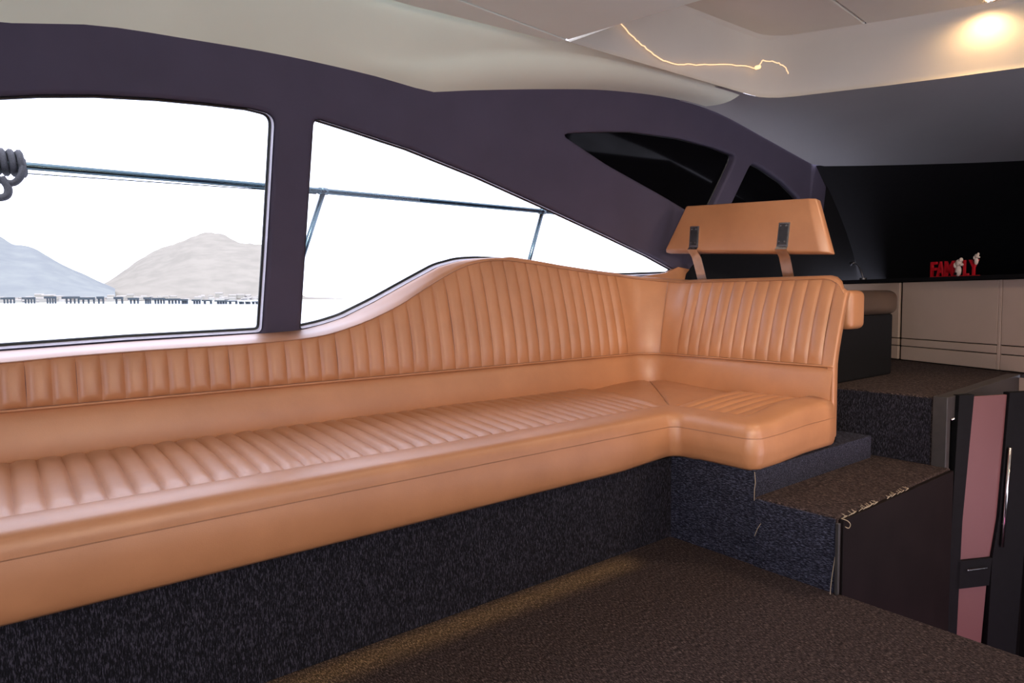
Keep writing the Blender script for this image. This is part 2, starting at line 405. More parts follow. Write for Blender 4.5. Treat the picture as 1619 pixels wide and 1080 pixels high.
# starboard wall with a long window
sb = MB(); sb.box((-2.2, -2.26, -.04), (6.2, -2.2, .85)); sb.box((-2.2, -2.26, 1.55), (6.2, -2.2, 2.0)); sb.box((-2.2, -2.26, .85), (-.1, -2.2, 1.55)); sb.box((3.2, -2.26, .85), (6.2, -2.2, 1.55)); sb.box((.7, -2.26, .85), (.85, -2.2, 1.55))
o = sb.build('wall_starboard', M_WALL); tag(o, kind='structure')
o = MB().box((-.12, -2.24, .84), (3.22, -2.235, 1.56)).build('window_6', M_GLASS); tag(o, kind='structure')

# ------------------------------------------------------------------ carpeted plinth, steps, helm platform
ZS1, ZS2 = .243, .524
o = MB().box((2.066, .985, .0), (3.003, 1.30, ZS1)).build('step', M_CFLOOR, bevel=.006); 
step = o; tag(step, 'low carpeted step at the floor, below the cushioned end of the sofa', 'step')
def part_box(name, a, b, mat, par, bevel=.002):
    return MB().box(a, b).build(name, mat, par, bevel=bevel)
part_box('riser', (2.058, .990, -.002), (2.0665, 1.268, ZS1-.004), M_CHOR, step)['label'] = 'carpet face of the step with bluish skylight put into its colour'
part_box('side_panel', (2.072, .968, -1.1), (2.985, .983, ZS1-.004), M_DWOOD, step)['label'] = 'dark brown board beside the stairwell'
part_box('edge_strip', (2.050, .972, .0), (2.064, .984, ZS1-.012), M_TRIM, step, .003)['label'] = 'grey edging strip'
plat = MB().box((3.003, 1.055, .0), (5.2, 2.34, ZS2)).build('helm_platform', M_CFLOOR, bevel=.006)
tag(plat, 'raised carpeted helm platform behind the sofa, edged in charcoal trim', 'platform')
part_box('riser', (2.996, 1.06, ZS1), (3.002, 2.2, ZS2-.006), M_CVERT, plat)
part_box('post', (2.992, 1.000, -1.1), (3.03, 1.054, ZS2+.005), M_TRIM, plat, .003)
t_ = MB().prism([(2.996, 1.000, ZS2-.088), (2.996, 1.052, ZS2-.088), (4.10, 1.11, ZS2-.088), (4.12, 1.055, ZS2-.088)], (0, 0, .091)); t_.build('edge_rail', M_TRIM, plat, bevel=.003)
t_ = MB().tube([(3.05, 1.004, ZS2-.092), (4.05, 1.055, ZS2-.092)], .004, 6); t_.build('chrome_edge', M_STEEL, plat, smooth=True)
t_ = MB().prism([(4.12, 1.10, ZS2-.09), (4.12, 1.06, ZS2-.09), (3.75, .2, ZS2-.09), (3.80, .2, ZS2-.09)], (0, 0, .075)); t_.build('front_rail', M_CAB, plat, bevel=.003)

# ------------------------------------------------------------------ stairwell and cabin door below
o = MB().box((2.03, -2.2, -1.16), (5.2, 1.06, -1.1)).build('floor_stairwell', M_BLACK); tag(o, kind='structure')
o = MB().box((2.03, -2.2, -1.1), (2.066, .97, -.04)).build('wall_stairwell', M_DWOOD); tag(o, kind='structure')
o = MB().box((4.2, -2.2, -1.1), (4.26, 1.03, .528)).build('wall_forward', M_BLACK); tag(o, kind='structure')
o = MB().box((3.0, 1.03, -1.1), (4.26, 1.053, .43)).build('wall_lower', M_DWOOD); tag(o, kind='structure')
DA = math.radians(-25); dd = Vector((math.cos(DA), math.sin(DA), 0)); dn = Vector((math.sin(DA), -math.cos(DA), 0))
D0 = Vector((3.1, .98, 0))
door = empty('cabin_door', D0-Vector((0, 0, 1.05)))
tag(door, 'half-open dark framed cabin door with mauve panels down in the stairwell', 'door')
def dq(name, pts, th, mat, off=0, bev=.002):
    # pts in (along door, z)
    P = [D0+dd*a+Vector((0, 0, z))+dn*off-Vector(door.location) for a, z in pts]
    return MB().prism(P, -dn*th).build(name, mat, door, bevel=bev)
dq('stile', [(-.07, -1.05), (.0, -1.05), (.018, .0), (.055, .53), (-.02, .53)], .03, M_BLACK)
dq('stile', [(.155, -1.05), (.30, -1.05), (.38, .53), (.235, .53), (.205, .0), (.178, -.17)], .03, M_BLACK)
dq('top_panel', [(.0, -.165), (.178, -.167), (.205, 0), (.24, .52), (.05, .52), (.02, .0)], .012, M_PINK, -.012)
dq('lock_rail', [(-.012, -.284), (.167, -.286), (.178, -.167), (.0, -.165)], .03, M_BLACK)
dq('bottom_panel', [(-.05, -1.0), (.12, -1.0), (.167, -.286), (-.012, -.284)], .012, M_PINK, -.012)
dq('handle', [(.04, -.205), (.14, -.205), (.14, -.20), (.04, -.20)], .008, M_STEEL, .012, .001)
tb = MB().tube([D0+dd*.215+dn*.01+Vector((0, 0, -.12))-Vector(door.location), D0+dd*.235+dn*.01+Vector((0, 0, .30))-Vector(door.location)], .007, 8); tb.build('pull_bar', M_STEEL, door, smooth=True)
lamp('stairwell_light', 'AREA', (2.9, .2, .2), 3.5, (1, .62, .66), .3, aim=(3.2, .95, -.15))
lamp('lower_light', 'POINT', (2.9, .55, -.75), 2.6, (.95, .22, .5), .05)

# ------------------------------------------------------------------ cabinets under the dash
CA = Vector((4.507, 1.798, 0)); CDir = Vector((-.276, -.622, 0)).normalized(); CN = Vector((CDir.y, -CDir.x, 0))
if CN.x > 0: CN = -CN
cab = empty('dash_cabinet', CA+Vector((0, 0, ZS2)))
tag(cab, 'long taupe cabinet with grooved doors under the black dashboard', 'cabinet')
def cq(name, s0, s1, z0, z1, th, mat, off=0, bev=.003):
    a = CDir*s0+CN*off; b = CDir*s1+CN*off
    P = [(a.x, a.y, z0-ZS2), (b.x, b.y, z0-ZS2), (b.x, b.y, z1-ZS2), (a.x, a.y, z1-ZS2)]
    return MB().prism(P, -CN*th).build(name, mat, cab, bevel=bev)
cq('body', -.52, 1.9, ZS2, 1.0165, .3, M_BLACK, -.022)
for s0, s1 in ((-.50, .005), (.028, .660), (.682, 1.37), (1.39, 1.85)):
    d_ = cq('door', s0, s1, .665, 1.012, .018, M_CAB)
    cq('door_band', s0, s1, .617, .660, .018, M_CAB)
    cq('door_band', s0, s1, .530, .612, .018, M_CAB)
cq('divider', .664, .678, .53, 1.012, .016, M_CAB, .001, .001)
poly = [CA+CDir*s+CN*.03 for s in (-.50, 2.0)]
dash = MB().prism([(poly[0].x-.3, poly[0].y+.12, 1.016), (poly[0].x, poly[0].y, 1.016), (poly[1].x, poly[1].y, 1.016), (6.1, -.4, 1.016), (6.1, 1.4, 1.016), (5.5, 2.24, 1.016), (4.76, 2.24, 1.016)], (0, 0, .022)).build('dashboard', M_TRIM, bevel=.004)
dash.data.materials[0] = M_BLACK
tag(dash, 'black dashboard shelf running under the covered windscreen', 'dashboard')
# gooseneck lever standing on the dash
gn = empty('gooseneck_lamp', (4.60, 2.06, 1.038)); tag(gn, 'small dark gooseneck lamp standing on the dark dashboard', 'lamp')
MB().tube([(0, 0, 0), (0, 0, .012)], .022, 12).build('base', M_PLATE, gn, smooth=True, angle=.6)
MB().tube(catmull([(0, 0, .01), (-.003, .01, .05), (0, .03, .09), (.0, .06, .115)], 5, False), .004, 6).build('neck', M_PLATE, gn, smooth=True)
MB().tube([(0, .055, .118), (0, .085, .105)], [.006, .014], 10).build('head', M_PLATE, gn, smooth=True)

# FAMILY word ornament
orn = empty('word_ornament', CA+CDir*.222-CN*.012+Vector((0, 0, 1.038)))
tag(orn, 'red wooden letters spelling FAMILY with small cream figures on the dash edge', 'ornament')
orn.rotation_euler = (0, 0, math.atan2(CDir.y, CDir.x))
def letter(ch, x, w, h=.088):
    cu = bpy.data.curves.new('letter', 'FONT'); cu.body = ch; cu.size = h/.70; cu.extrude = .006; cu.offset = .0012; cu.bevel_depth = .001
    o = bpy.data.objects.new('letter', cu); COL.objects.link(o)
    dg = bpy.context.evaluated_depsgraph_get(); me = bpy.data.meshes.new_from_object(o.evaluated_get(dg)); bpy.data.objects.remove(o)
    xs_ = [v.co.x for v in me.vertices]; x0, x1 = min(xs_), max(xs_)
    ys_ = [v.co.y for v in me.vertices]; y0 = min(ys_)
    for v in me.vertices:
        c = v.co.copy(); v.co = Vector((x+(c.x-x0)/(x1-x0)*w, -c.z, c.y-y0))
    me.materials.clear(); me.materials.append(M_RED)
    return link(bpy.data.objects.new('letter', me), orn)
for ch, x, w in (('F', 0, .040), ('A', .040, .052), ('M', .095, .060), ('I', .162, .014), ('L', .216, .030), ('Y', .250, .056)): letter(ch, x, w)
def figure(x, z, s, mats):
    b = MB()
    def ell(cx, cz, rx, rz, ry=.012):
        rows = []
        for i in range(9):
            a = math.pi*i/8; rows.append([(x+s*(cx+rx*math.sin(a)*math.cos(q)), -.010+s*ry*math.sin(a)*math.sin(q), z+s*(cz+rz*math.cos(a))) for q in [2*math.pi*k/10 for k in range(10)]])
        b.grid(rows, True)
    ell(0, .030, .018, .030); ell(.002, .072, .020, .020); ell(-.018, .060, .007, .016); ell(.016, .088, .007, .012); ell(.02, .062, .010, .008)
    return b.build('figure', mats, orn, smooth=True)
figure(.190, 0, 1.05, M_CREAM)['label'] = 'small cream figure among the letters'
figure(.300, .060, .66, M_CREAM)['label'] = 'small cream figure perched on the last letter'
MB().box((.176, -.026, .008), (.192, -.02, .022)).build('dark_spot', M_BLACK, orn, bevel=.002)
MB().box((0, -.008, -.002), (.31, .008, .004)).build('base_strip', M_RED, orn)

# ------------------------------------------------------------------ SOFA
sofa = empty('corner_sofa', (0, 0, 0))
tag(sofa, 'long L-shaped tan leather sofa with channelled back under the side windows', 'sofa')
X_L = -1.60
JX, JY = 2.60, 2.22       # seat meets back
PX_, PY_ = 2.65, 2.25     # piping line
RC = .12; CXc, CYc = PX_-RC, PY_-RC
ZP = .655
S1 = CXc-X_L; S2 = S1+RC*math.pi/2; YE = 1.300; S3 = S2+(CYc-YE)
def bpath(s, o=0):
    """point on plan path of the back at arc length s, offset o outwards"""
    if s <= S1: return Vector((X_L+s, PY_+o, 0))
    if s <= S2:
        a = (s-S1)/RC; return Vector((CXc+(RC+o)*math.sin(a), CYc+(RC+o)*math.cos(a), 0))
    if s <= S3: return Vector((PX_+o, CYc-(s-S2), 0))
    # rounded end
    a = min(math.pi, (s-S3)/.062); rr = .062
    q = (1-math.cos(a))/2; sq = math.sin(a)**.55 if a < math.pi else 0
    return Vector((PX_+o+2*rr*q, YE-.020*sq+.05*q, 0))
def obk(s, z):
    t = max(0, (z-ZP)/.45)
    k = .10 if s < S1 else (.10+.055*min(1, (s-S1)/(S2-S1)))
    return k*t**1.25
zsX = smooth_tab([(-1.6, .755), (-.6, .772), (0, .786), (.16, .794), (.375, .800), (.66, .804), (.80, .809), (.91, .818), (.993, .834), (1.121, .872), (1.257, .927), (1.353, .977), (1.452, 1.026), (1.58, 1.080), (1.70, 1.106), (1.80, 1.112), (1.94, 1.103), (2.156, 1.080), (2.4, 1.058), (2.6, 1.045)])
led = [(-1.6, .772), (0, .806), (.34, .818), (.77, .827), (.91, .833), (.99, .850), (1.074, .874), (1.202, .934), (1.335, 1.004), (1.475, 1.076), (1.578, 1.104), (1.68, 1.118), (1.80, 1.124)]
def zs(s):
    if s <= S1: return zsX(X_L+s)
    if s <= S2: return zsX(CXc)+(1.012-zsX(CXc))*min(1, (s-S1)/(S2-S1))
    y = CYc-(s-S2); rad = .11; d = max(0, min(rad, (YE-.01+rad)-y))
    return 1.012 - (rad-math.sqrt(max(0, rad*rad-d*d)))
def back_pt(s, z, bulge=0):
    return bpath(s, obk(s, z)-bulge)+Vector((0, 0, z))
# seams
seams = []; x = .065-27*.0595; 
while x < 2.53:
    if x > X_L: seams.append(x-X_L)
    x += .0595 if x < .5 else (.0615 if x < 1.2 else .0643)
back = MB(); 
backrest = empty('backrest', (0, 0, 0)); backrest.parent = sofa
def channel(s0, s1, H=.0105, nu=8, nv=12, name='channel', zlo=ZP+.004, fz=zs, jit=0):
    rows = []
    for j in range(nv+1):
        v = j/nv; row = []
        for i in range(nu+1):
            q = i/nu; s = s0+(s1-s0)*q
            z = zlo+(fz(s)-zlo)*v
            e = min(1, (v/.10))**.5 if v < .10 else (1 if v < .9 else max(0, (1-v)/.10)**.5*.7+.3)
            bl = H*(1-abs(2*q-1)**3.2)*e + (.004*math.sin(math.pi*v))
            row.append(back_pt(s+jit*math.sin(math.pi*v), z, bl-.003))
        rows.append(row)
    return MB().grid(rows).build(name, M_TAN, backrest, smooth=True)
for a, b_ in zip(seams, seams[1:]): channel(a, b_, jit=random.uniform(-.0015, .0015))
# plain corner panels either side of the vertical corner seam
sm = S1+(S2-S1)*.80
channel(seams[-1], sm, .006, 12, 12, 'corner_panel')
retseams = [S2+(CYc-(2.07-.0604*i)) for i in range(13)]
channel(sm, retseams[0], .006, 12, 12, 'corner_panel')
for a, b_ in zip(retseams, retseams[1:]): channel(a, b_, .0095)
# plain end border wraps round the end; full height
SE = S3+.062*math.pi
def zend(s):
    if s <= S3: return zs(s)
    return zs(S3)
rows = []
for j in range(19):
    v = j/18; row = []
    for i in range(29):
        q = i/28; s = retseams[-1]+(SE-retseams[-1])*q
        ztop = 1.012
        # the rounded top corner: pull the end inwards with height
        z = ZP+.004+(zs(min(s, S3))-ZP-.004)*v
        p = back_pt(s, z, .004 if i > 0 else -.002)
        row.append(p)
    rows.append(row)
eb = MB().grid(rows)
ks = [k for k in range(29) if retseams[-1]+(SE-retseams[-1])*k/28 >= S3-.012]
base_i = 18*29; nb = len(eb.v); top = [Vector(eb.v[base_i+k]) for k in ks]; cen = sum(top, Vector())/len(top)
for lv, (k_, dz_) in enumerate(((.9, .004), (.7, .009), (.4, .012))): eb.v += [tuple(cen.lerp(p, k_)+Vector((0, 0, dz_))) for p in top]
eb.v += [tuple(p) for p in top]; n_k = len(ks); order = [nb+3*n_k, nb, nb+n_k, nb+2*n_k]
for a_, b__ in zip(order, order[1:]): eb.f += [(a_+i, a_+(i+1) % n_k, b__+(i+1) % n_k, b__+i) for i in range(n_k)]
eb.f.append(tuple(order[-1]+i for i in range(n_k)))
eb.build('end_border', M_TAN, backrest, smooth=True)
rows = []
for j in range(9):
    z = .365+(ZP+.006-.365)*j/8
    rows.append([back_pt(retseams[-1]+.03+(SE-retseams[-1]-.03)*i/24, z, .004) for i in range(25)])
MB().grid(rows).build('end_border', M_TAN, backrest, smooth=True)
# top roll over to the wall / over the free-standing return
rows = []
ss = [i*.04 for i in range(int(S1/.04)+1)]+[S1+(S2-S1)*i/10 for i in range(11)]+[S2+(S3-S2)*i/26 for i in range(1, 27)]+[S3+(SE+.03-S3)*i/16 for i in range(1, 17)]
for s in ss:
    z0 = zs(min(s, S3)); o0 = obk(s, z0); row = []
    if s <= S1: oe = ywall(z0+.012)-PY_+.004
    else:
        k = min(1, (s-S1)/(S2-S1)); oe = (ywall(z0)-PY_+.004)*(1-k)+(o0+.115)*k
    if s > S3: break
    hh = .018 if s > S1 else .012+.006*min(1, max(0, (z0-.83)/.2))
    N = 10
    for k in range(N+1):
        q = k/N
        oo = o0-.004+(oe-o0+.004)*(q if s > S1 or oe-o0 > .05 else q)
        zz = z0-.004+hh*min(1, math.sin(min(math.pi/2, q*3.2)))
        if s > S1: zz -= .10*max(0, q-.75)**2*4
        elif X_L+s < 1.80:
            zr = max(interp(led, X_L+s), z0+.008); sq_ = q*q*(3-2*q)
            zz = z0-.004+.012*min(1, math.sin(min(math.pi/2, q*5)))*(1-sq_)+(zr-z0+.004)*sq_
        else: zz += .004*q
        pq = bpath(s, oo)
        if s > S2: pq.y += .05*q*max(0, 1-(S3-s)/.12)
        row.append(pq+Vector((0, 0, zz)))
    if s > S1:
        row.append(pq+Vector((.004, 0, zz-.05)))
    else: row.append(bpath(s, oe+.002)+Vector((0, 0, zz-.05)))
    rows.append(row)
MB().grid(rows).build('top_roll', M_TAN, backrest, smooth=True, angle=1.2)
# seam line under the top roll
sp_ = [s for s in ss if s <= S3]
MB().tube([back_pt(s, zs(s)-.002, .003) for s in sp_], .0016, 5).build('seam', M_PIPE, backrest, smooth=True)
MB().tube([back_pt(sm, ZP+(zs(sm)-ZP)*k/10, .0035) for k in range(11)], .0016, 5).build('seam', M_PIPE, backrest)
# piping
pp = [s for s in ss if s <= S3]
MB().tube([back_pt(s, ZP, .0045) for s in pp]+[back_pt(S3+.01, ZP, .002)], .0042, 6).build('piping', M_TAN, backrest, smooth=True)
# lower plain band
rows = []
for s in ss:
    if s > S3+.02: break
    row = []
    for k in range(11):
        q = k/10; z = .470+(ZP-.470)*q
        row.append(bpath(s, -.035*(1-q)-.010*math.sin(math.pi*min(1, q*1.05))+(.012 if q == 1 else 0)+(.012*(1-q)**3))+Vector((0, 0, z)))
    rows.append(row)
lowb = MB().grid(rows).build('lower_band', M_TAN, backrest, smooth=True)
MB().prism([(2.80, 1.40, .34), (2.80, 2.10, .34), (2.86, 2.10, .97), (2.86, 1.44, .97)], (.018, 0, 0)).build('back_panel', M_TAN, backrest, bevel=.004)
# corner filler shelf at window tip
MB().prism([wp(2.70, 1.045, -.004), wp(2.96, 1.075, -.004), wp(3.04, 1.108, -.004), wp(3.16, 1.095, -.004), wp(3.42, 1.058, -.004), wp(3.44, .9, -.004), wp(2.7, .9, -.004)], (0, .03, 0)).build('corner_filler', M_TAN, backrest, bevel=.006)

# seat: front bolster swept along the L-shaped front edge
seat = empty('seat', (0, 0, 0)); seat.parent = sofa
FY, FX, EY = 1.605, 2.045, 1.262
CR = .05
def fpath():
    P = []
    n_ = 46
    for i in range(n_): P.append((X_L+(FX-.05-X_L)*i/(n_-1), FY, (0, -1)))
    for i in range(1, 9):   # concave corner
        a = math.pi/2*i/9; c = (FX-.05, FY-.05)
        P.append((c[0]+.05*math.sin(a), c[1]+.05*math.cos(a), (-math.sin(a), -math.cos(a))))
    for i in range(9): P.append((FX, FY-.05-(FY-.05-EY-CR)*i/8, (-1, 0)))
    for i in range(1, 11):   # convex corner
        a = math.pi/2*i/10; c = (FX+CR, EY+CR)
        P.append((c[0]-CR*math.cos(a), c[1]-CR*math.sin(a), (-math.cos(a), -math.sin(a))))
    for i in range(1, 10): P.append((FX+CR+(2.615-FX-CR)*i/9, EY+.006*i/9, (0, -1)))
    P.append((2.632, EY+.03, (.6, -.8)))
    P.append((2.640, EY+.08, (.98, -.2)))
    return P
FP = fpath()
ZT = .500
prof = [(-.118, ZT-.004), (-.112, ZT+.005), (-.100, ZT+.0065), (-.075, ZT+.0055), (-.050, ZT+.0025), (-.028, ZT-.0018), (-.014, ZT-.0070), (-.006, ZT-.016), (-.001, ZT-.028), (.001, ZT-.040), (.002, ZT-.052)]
prof2 = [(.002, ZT-.052), (.006, ZT-.075), (.008, ZT-.105), (.006, ZT-.135), (.003, ZT-.160), (-.002, ZT-.176), (-.010, ZT-.185), (-.06, ZT-.187)]
def sweep(pr, name, lift=True, wob=0):
    rows = []
    for i, (x, y, n_) in enumerate(FP):
        t = max(0, min(1, (x-1.75)/.35)) if y > 1.5 else 1   # the return cushion's bottom sits a bit higher
        inn = 1.0
        row = []; mit = 1/max(abs(n_[0]), abs(n_[1])); conc = (FX-.051 < x < FX+.001 and FY-.051 < y < FY+.001)
        for d, z in pr:
            zz = z+(.020*t if z < ZT-.12 else 0)
            # the plump right-hand end
            if y < 1.36 and x > 2.2: zz += (.026*min(1, (x-2.2)/.2))*(1 if z > ZT-.03 else .35 if z > ZT-.1 else .4)
            zz += wob*math.sin(i*1.7)*math.sin(i*.6)
            if conc and d < 0:
                r0 = (.05-d); k2 = min(1, -d/.11); r0 *= 1+(mit-1)*k2
                row.append((FX-.05-n_[0]*r0, FY-.05-n_[1]*r0, zz))
            elif FX <= x < FX+CR and EY <= y < EY+CR and -d > CR: row.append((FX-d, EY-d, zz))
            else:
                px_, py_ = x+n_[0]*d, y+n_[1]*d
                if d < 0 and y < 1.5 and x < 2.5: px_ = max(px_, FX-d) if n_[1] == -1 else px_; py_ = max(py_, EY-d) if n_[0] == -1 else py_
                row.append((px_, py_, zz))
        rows.append(row)
    return MB().grid(rows).build(name, M_TAN, seat, smooth=True)
sweep(prof, 'front_roll')
sweep(prof2, 'front_skirt')
rows_pt = []
for x, y, n_ in FP:
    lz = .35*.026*min(1, max(0, (x-2.2)/.2)) if y < 1.36 else 0
    rows_pt.append((x+n_[0]*.0025, y+n_[1]*.0025, ZT-.052+lz))
MB().tube(rows_pt, .0013, 5).build('seam', M_PIPE, seat, smooth=True)
# seat channels
def schannel(P, H=.011, nu=8, nv=12, name='channel'):
    """P(q, v) -> ground point; pillow on top"""
    rows = []
    for j in range(nv+1):
        v = j/nv; row = []
        for i in range(nu+1):
            q = i/nu; p = P(q, v)
            e = min(1, v/.03, )**.5 * (min(1, (1-v)/.05)**.5 if v > .95 else 1)
            z = ZT-.008+H*(1-abs(2*q-1)**3)*e + .024*math.sin(min(1, v*1.15)*math.pi/2)
            row.append((p[0], p[1], z))
        rows.append(row)
    return MB().grid(rows).build(name, M_TAN, seat, smooth=True)
MF = FY+.112     # front seam of seat channels
x = .018-27*.0578; sx = []
while x < 2.10:
    if x > X_L: sx.append(x)
    x += .0578
for i, (a, b_) in enumerate(zip(sx, sx[1:])):
    fade = .011 if a < 1.4 else max(.0055, .011-.009*(a-1.4))
    schannel(lambda q, v, a=a, b_=b_: (a+(b_-a)*q, MF+(JY+.02-MF)*v), fade)
xe = sx[-1]
# mitred corner: two plain pads with diagonal seam from inner to outer corner
IN = (FX+.112, MF); OUT = (JX+.05, JY+.03)
def pad(P, name, z0=ZT-.001, nn=12):
    rows = []
    for j in range(nn+1):
        row = []
        for i in range(nn+1):
            p = P(i/nn, j/nn); e = min(1, min(i, nn-i)/1.2)**.5; dv = max(0, min(1, min((p[1]-MF)/(JY-MF), (p[0]-IN[0])/(JX-IN[0])) if p[0] > IN[0] else (p[1]-MF)/(JY-MF)))
            row.append((p[0], p[1], z0-.008+.009*e+.002*math.sin(p[0]*40+p[1]*23)+.024*math.sin(min(1, dv*1.15)*math.pi/2)))
        rows.append(row)
    return MB().grid(rows).build(name, M_TAN, seat, smooth=True)
YR0 = 1.99
pad(lambda q, v: (xe+(IN[0]+(OUT[0]-IN[0])*v-xe)*q, MF+(OUT[1]-MF)*v), 'corner_pad')
ydiag = lambda v: IN[1]+(OUT[1]-IN[1])*v
pad(lambda q, v: (IN[0]+(OUT[0]-IN[0])*v, ydiag(v)+(1.70-ydiag(v))*q), 'corner_pad')
nr = 6; yb = 1.70; yend = EY+.112
for i in range(nr):
    a = yb-(yb-yend)*i/nr; b_ = yb-(yb-yend)*(i+1)/nr
    schannel(lambda q, v, a=a, b_=b_: (IN[0]-.002+(JX+.03-IN[0])*v, a+(b_-a)*q), .009)
MB().tube([(IN[0]+(OUT[0]-IN[0])*k/8, IN[1]+(OUT[1]-IN[1])*k/8, ZT-.006+.024*math.sin(min(1, k/8*1.15)*math.pi/2)) for k in range(9)], .0018, 5).build('seam', M_PIPE, seat)
# underside board + carpeted plinth
part_box('seat_board', (X_L, 1.66, .318), (2.6, 2.2, .40), M_BLACK, seat)
part_box('seat_board', (2.09, 1.31, .338), (2.72, 1.68, .40), M_BLACK, seat)
plinth = empty('plinth', (0, 0, 0)); plinth.parent = sofa
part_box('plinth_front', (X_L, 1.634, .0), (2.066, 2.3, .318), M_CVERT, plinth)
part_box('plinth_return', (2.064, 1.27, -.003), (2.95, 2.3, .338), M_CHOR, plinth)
part_box('back_board', (2.82, 1.42, .3), (2.93, 2.36, .93), M_BLACK, plinth)

# warm strip lights tucked under the cushion lip
def strip_light(a, b, power):
    a, b = Vector(a), Vector(b); c = (a+b)/2
    ax = (b-a).normalized(); s0 = ax.cross(Vector((0, 0, 1)))*.004
    MB().prism([p+Vector((0, 0, .0095)) for p in (a+s0, b+s0, b-s0, a-s0)], (0, 0, .004)).build('strip_light', emit('strip_glow', (1, .72, .25), 1.0), sofa)
    l = lamp('strip_light_beam', 'AREA', c-Vector((0, 0, .003)), power, (1, .70, .22)); l.data.shape = 'RECTANGLE'
    l.data.size = (b-a).length; l.data.size_y = .006; l.data.spread = math.radians(30)
    l.rotation_euler = (-.17, 0, math.atan2(ax.y, ax.x)); l.parent = sofa
strip_light((.45, 1.622, .308), (1.76, 1.622, .308), .34)
strip_light((2.13, 1.280, .3400), (2.46, 1.280, .3400), .05)

# ------------------------------------------------------------------ helm bench: cushion block, seat, flip-over back on steel straps
hb = empty('helm_bench', (3.2, 1.8, ZS2)); tag(hb, 'tan leather helm bench behind the sofa with its flip-over back raised on two steel straps', 'bench')
inv = -Vector(hb.location)
def hp(mb, name, mat, **kw):
    o = mb.build(name, mat, hb, **kw); o.data.transform(Matrix.Translation(inv)); return o
hp(MB().box((3.0, 1.388, .786), (3.14, 2.26, .962)), 'cushion', M_TAN, smooth=True, bevel=.03, seg=5)
hp(MB().box((3.16, 1.475, .838), (3.72, 2.24, .962)), 'seat_cushion', M_TAN_SHADE, smooth=True, bevel=.045, seg=5)
hp(MB().box((3.02, 1.50, ZS2), (3.70, 2.24, .84)), 'pedestal', M_BLACK, bevel=.01)
# flip-over back: face points (X, y, z)
TL, TR, BR, BL = Vector((2.86, 2.1771, 1.4076)), Vector((2.90, 1.5444, 1.3744)), Vector((2.8796, 1.4798, 1.1326)), Vector((2.83, 2.2869, 1.1889))
nf = (TR-TL).cross(BL-TL).normalized()
if nf.x > 0: nf = -nf
bk = -nf
mid = [TL+bk*.020+Vector((0, .006, .004)), TR+bk*.020+Vector((0, -.028, 0)), BR+bk*.020+Vector((0, -.046, -.008)), BL+bk*.020+Vector((0, .012, -.012))]
rear = [p+bk*.045 for p in mid]
vs = [TL, TR, BR, BL]+mid+rear
fs = [(0, 1, 2, 3)]+[(i, (i+1) % 4, (i+1) % 4+4, i+4) for i in range(4)]+[(i+4, (i+1) % 4+4, (i+1) % 4+8, i+8) for i in range(4)]+[(8, 9, 10, 11)]
bb = hp(MB().add(vs, fs), 'backrest', M_TAN, smooth=True, bevel=.007, seg=3, angle=.6)
def strap(p_top, p_bot, foot):
    """steel strap: flat on the face from p_top to p_bot, folded under the pad, then down behind the sofa"""
    p_top, p_bot, foot = Vector(p_top), Vector(p_bot), Vector(foot)
    ax = (TR-TL).normalized(); w = .0265
    p0 = p_top+nf*.004; e = p_bot+nf*.004
    down = (e-p0).normalized(); zl = (e-p0).length
    prof_ = [p0, e, e+Vector((-.012, 0, -.012)), e+Vector((-.006, -.002, -.024)), e.lerp(foot, .35)+Vector((.012, 0, 0)), e.lerp(foot, .68)+Vector((.022, 0, 0)), foot+Vector((.03, 0, 0)), foot+Vector((.07, -.006, -.10))]
    rows = []
    for i, p in enumerate(prof_):
        t = (prof_[min(i+1, len(prof_)-1)]-prof_[max(i-1, 0)]).normalized(); nn = t.cross(ax).normalized()
        if nn.x > 0: nn = -nn
        rows.append([p+ax*w, p-ax*w, p-ax*w-nn*.004, p+ax*w-nn*.004])
    s_ = hp(MB().grid(rows, True), 'strap', M_STEEL, smooth=True, angle=.5)
    hz = nf*.004; c = p0+nf*.001
# dark plate with screws
    q = [c+ax*w*.82+down*.006, c-ax*w*.82+down*.006, c-ax*w*.82+down*(zl-.010), c+ax*w*.82+down*(zl-.010)]
    pl_ = MB().prism(q, nf*.003).build('plate', M_PLATE, s_, bevel=.001); pl_.data.transform(Matrix.Translation(inv))
    for k in (0, 1):
        for sd in (-1, 1):
            cc = c+down*(.016 if k == 0 else zl-.022)+ax*w*.5*sd+nf*.003
            sc = MB().tube([cc, cc+nf*.0035], .0042, 10).build('screw', M_STEEL, s_, smooth=True, angle=.6); sc.data.transform(Matrix.Translation(inv))
strap((2.8529, 2.1158, 1.2979), (2.8421, 2.1145, 1.1915), (2.8291, 2.0804, 1.0423))
strap((2.8829, 1.6442, 1.2749), (2.8714, 1.648, 1.1654), (2.8586, 1.6258, 1.026))

# ------------------------------------------------------------------ glare line in the recess, downlight
jr = random.Random(4)
glare = MB().tube([p+Vector((jr.uniform(-.003, .003), 0, jr.uniform(-.0035, .0035))) for p in catmull([(2.00, 1.90, 2.085), (2.04, 1.905, 2.065), (2.135, 1.905, 2.018), (2.20, 1.905, 1.996), (2.274, 1.905, 1.972), (2.379, 1.90, 1.957), (2.50, 1.90, 1.975), (2.651, 1.895, 2.003), (2.85, 1.885, 2.036), (2.985, 1.868, 2.047), (3.005, 1.862, 2.056),
      (3.02, 1.855, 2.082), (3.055, 1.84, 2.085), (3.09, 1.815, 2.078), (3.115, 1.79, 2.055), (3.12, 1.775, 2.02)], 5, False)], .0026, 6).build('glare_line', emit('glare_line_glow', (1, .60, .33), 1.25), smooth=True)
tag(glare, 'thin glowing line standing for the orange glare on the recess wall', 'glare line')  # glowing tube standing for light reflected off the glossy recess wall
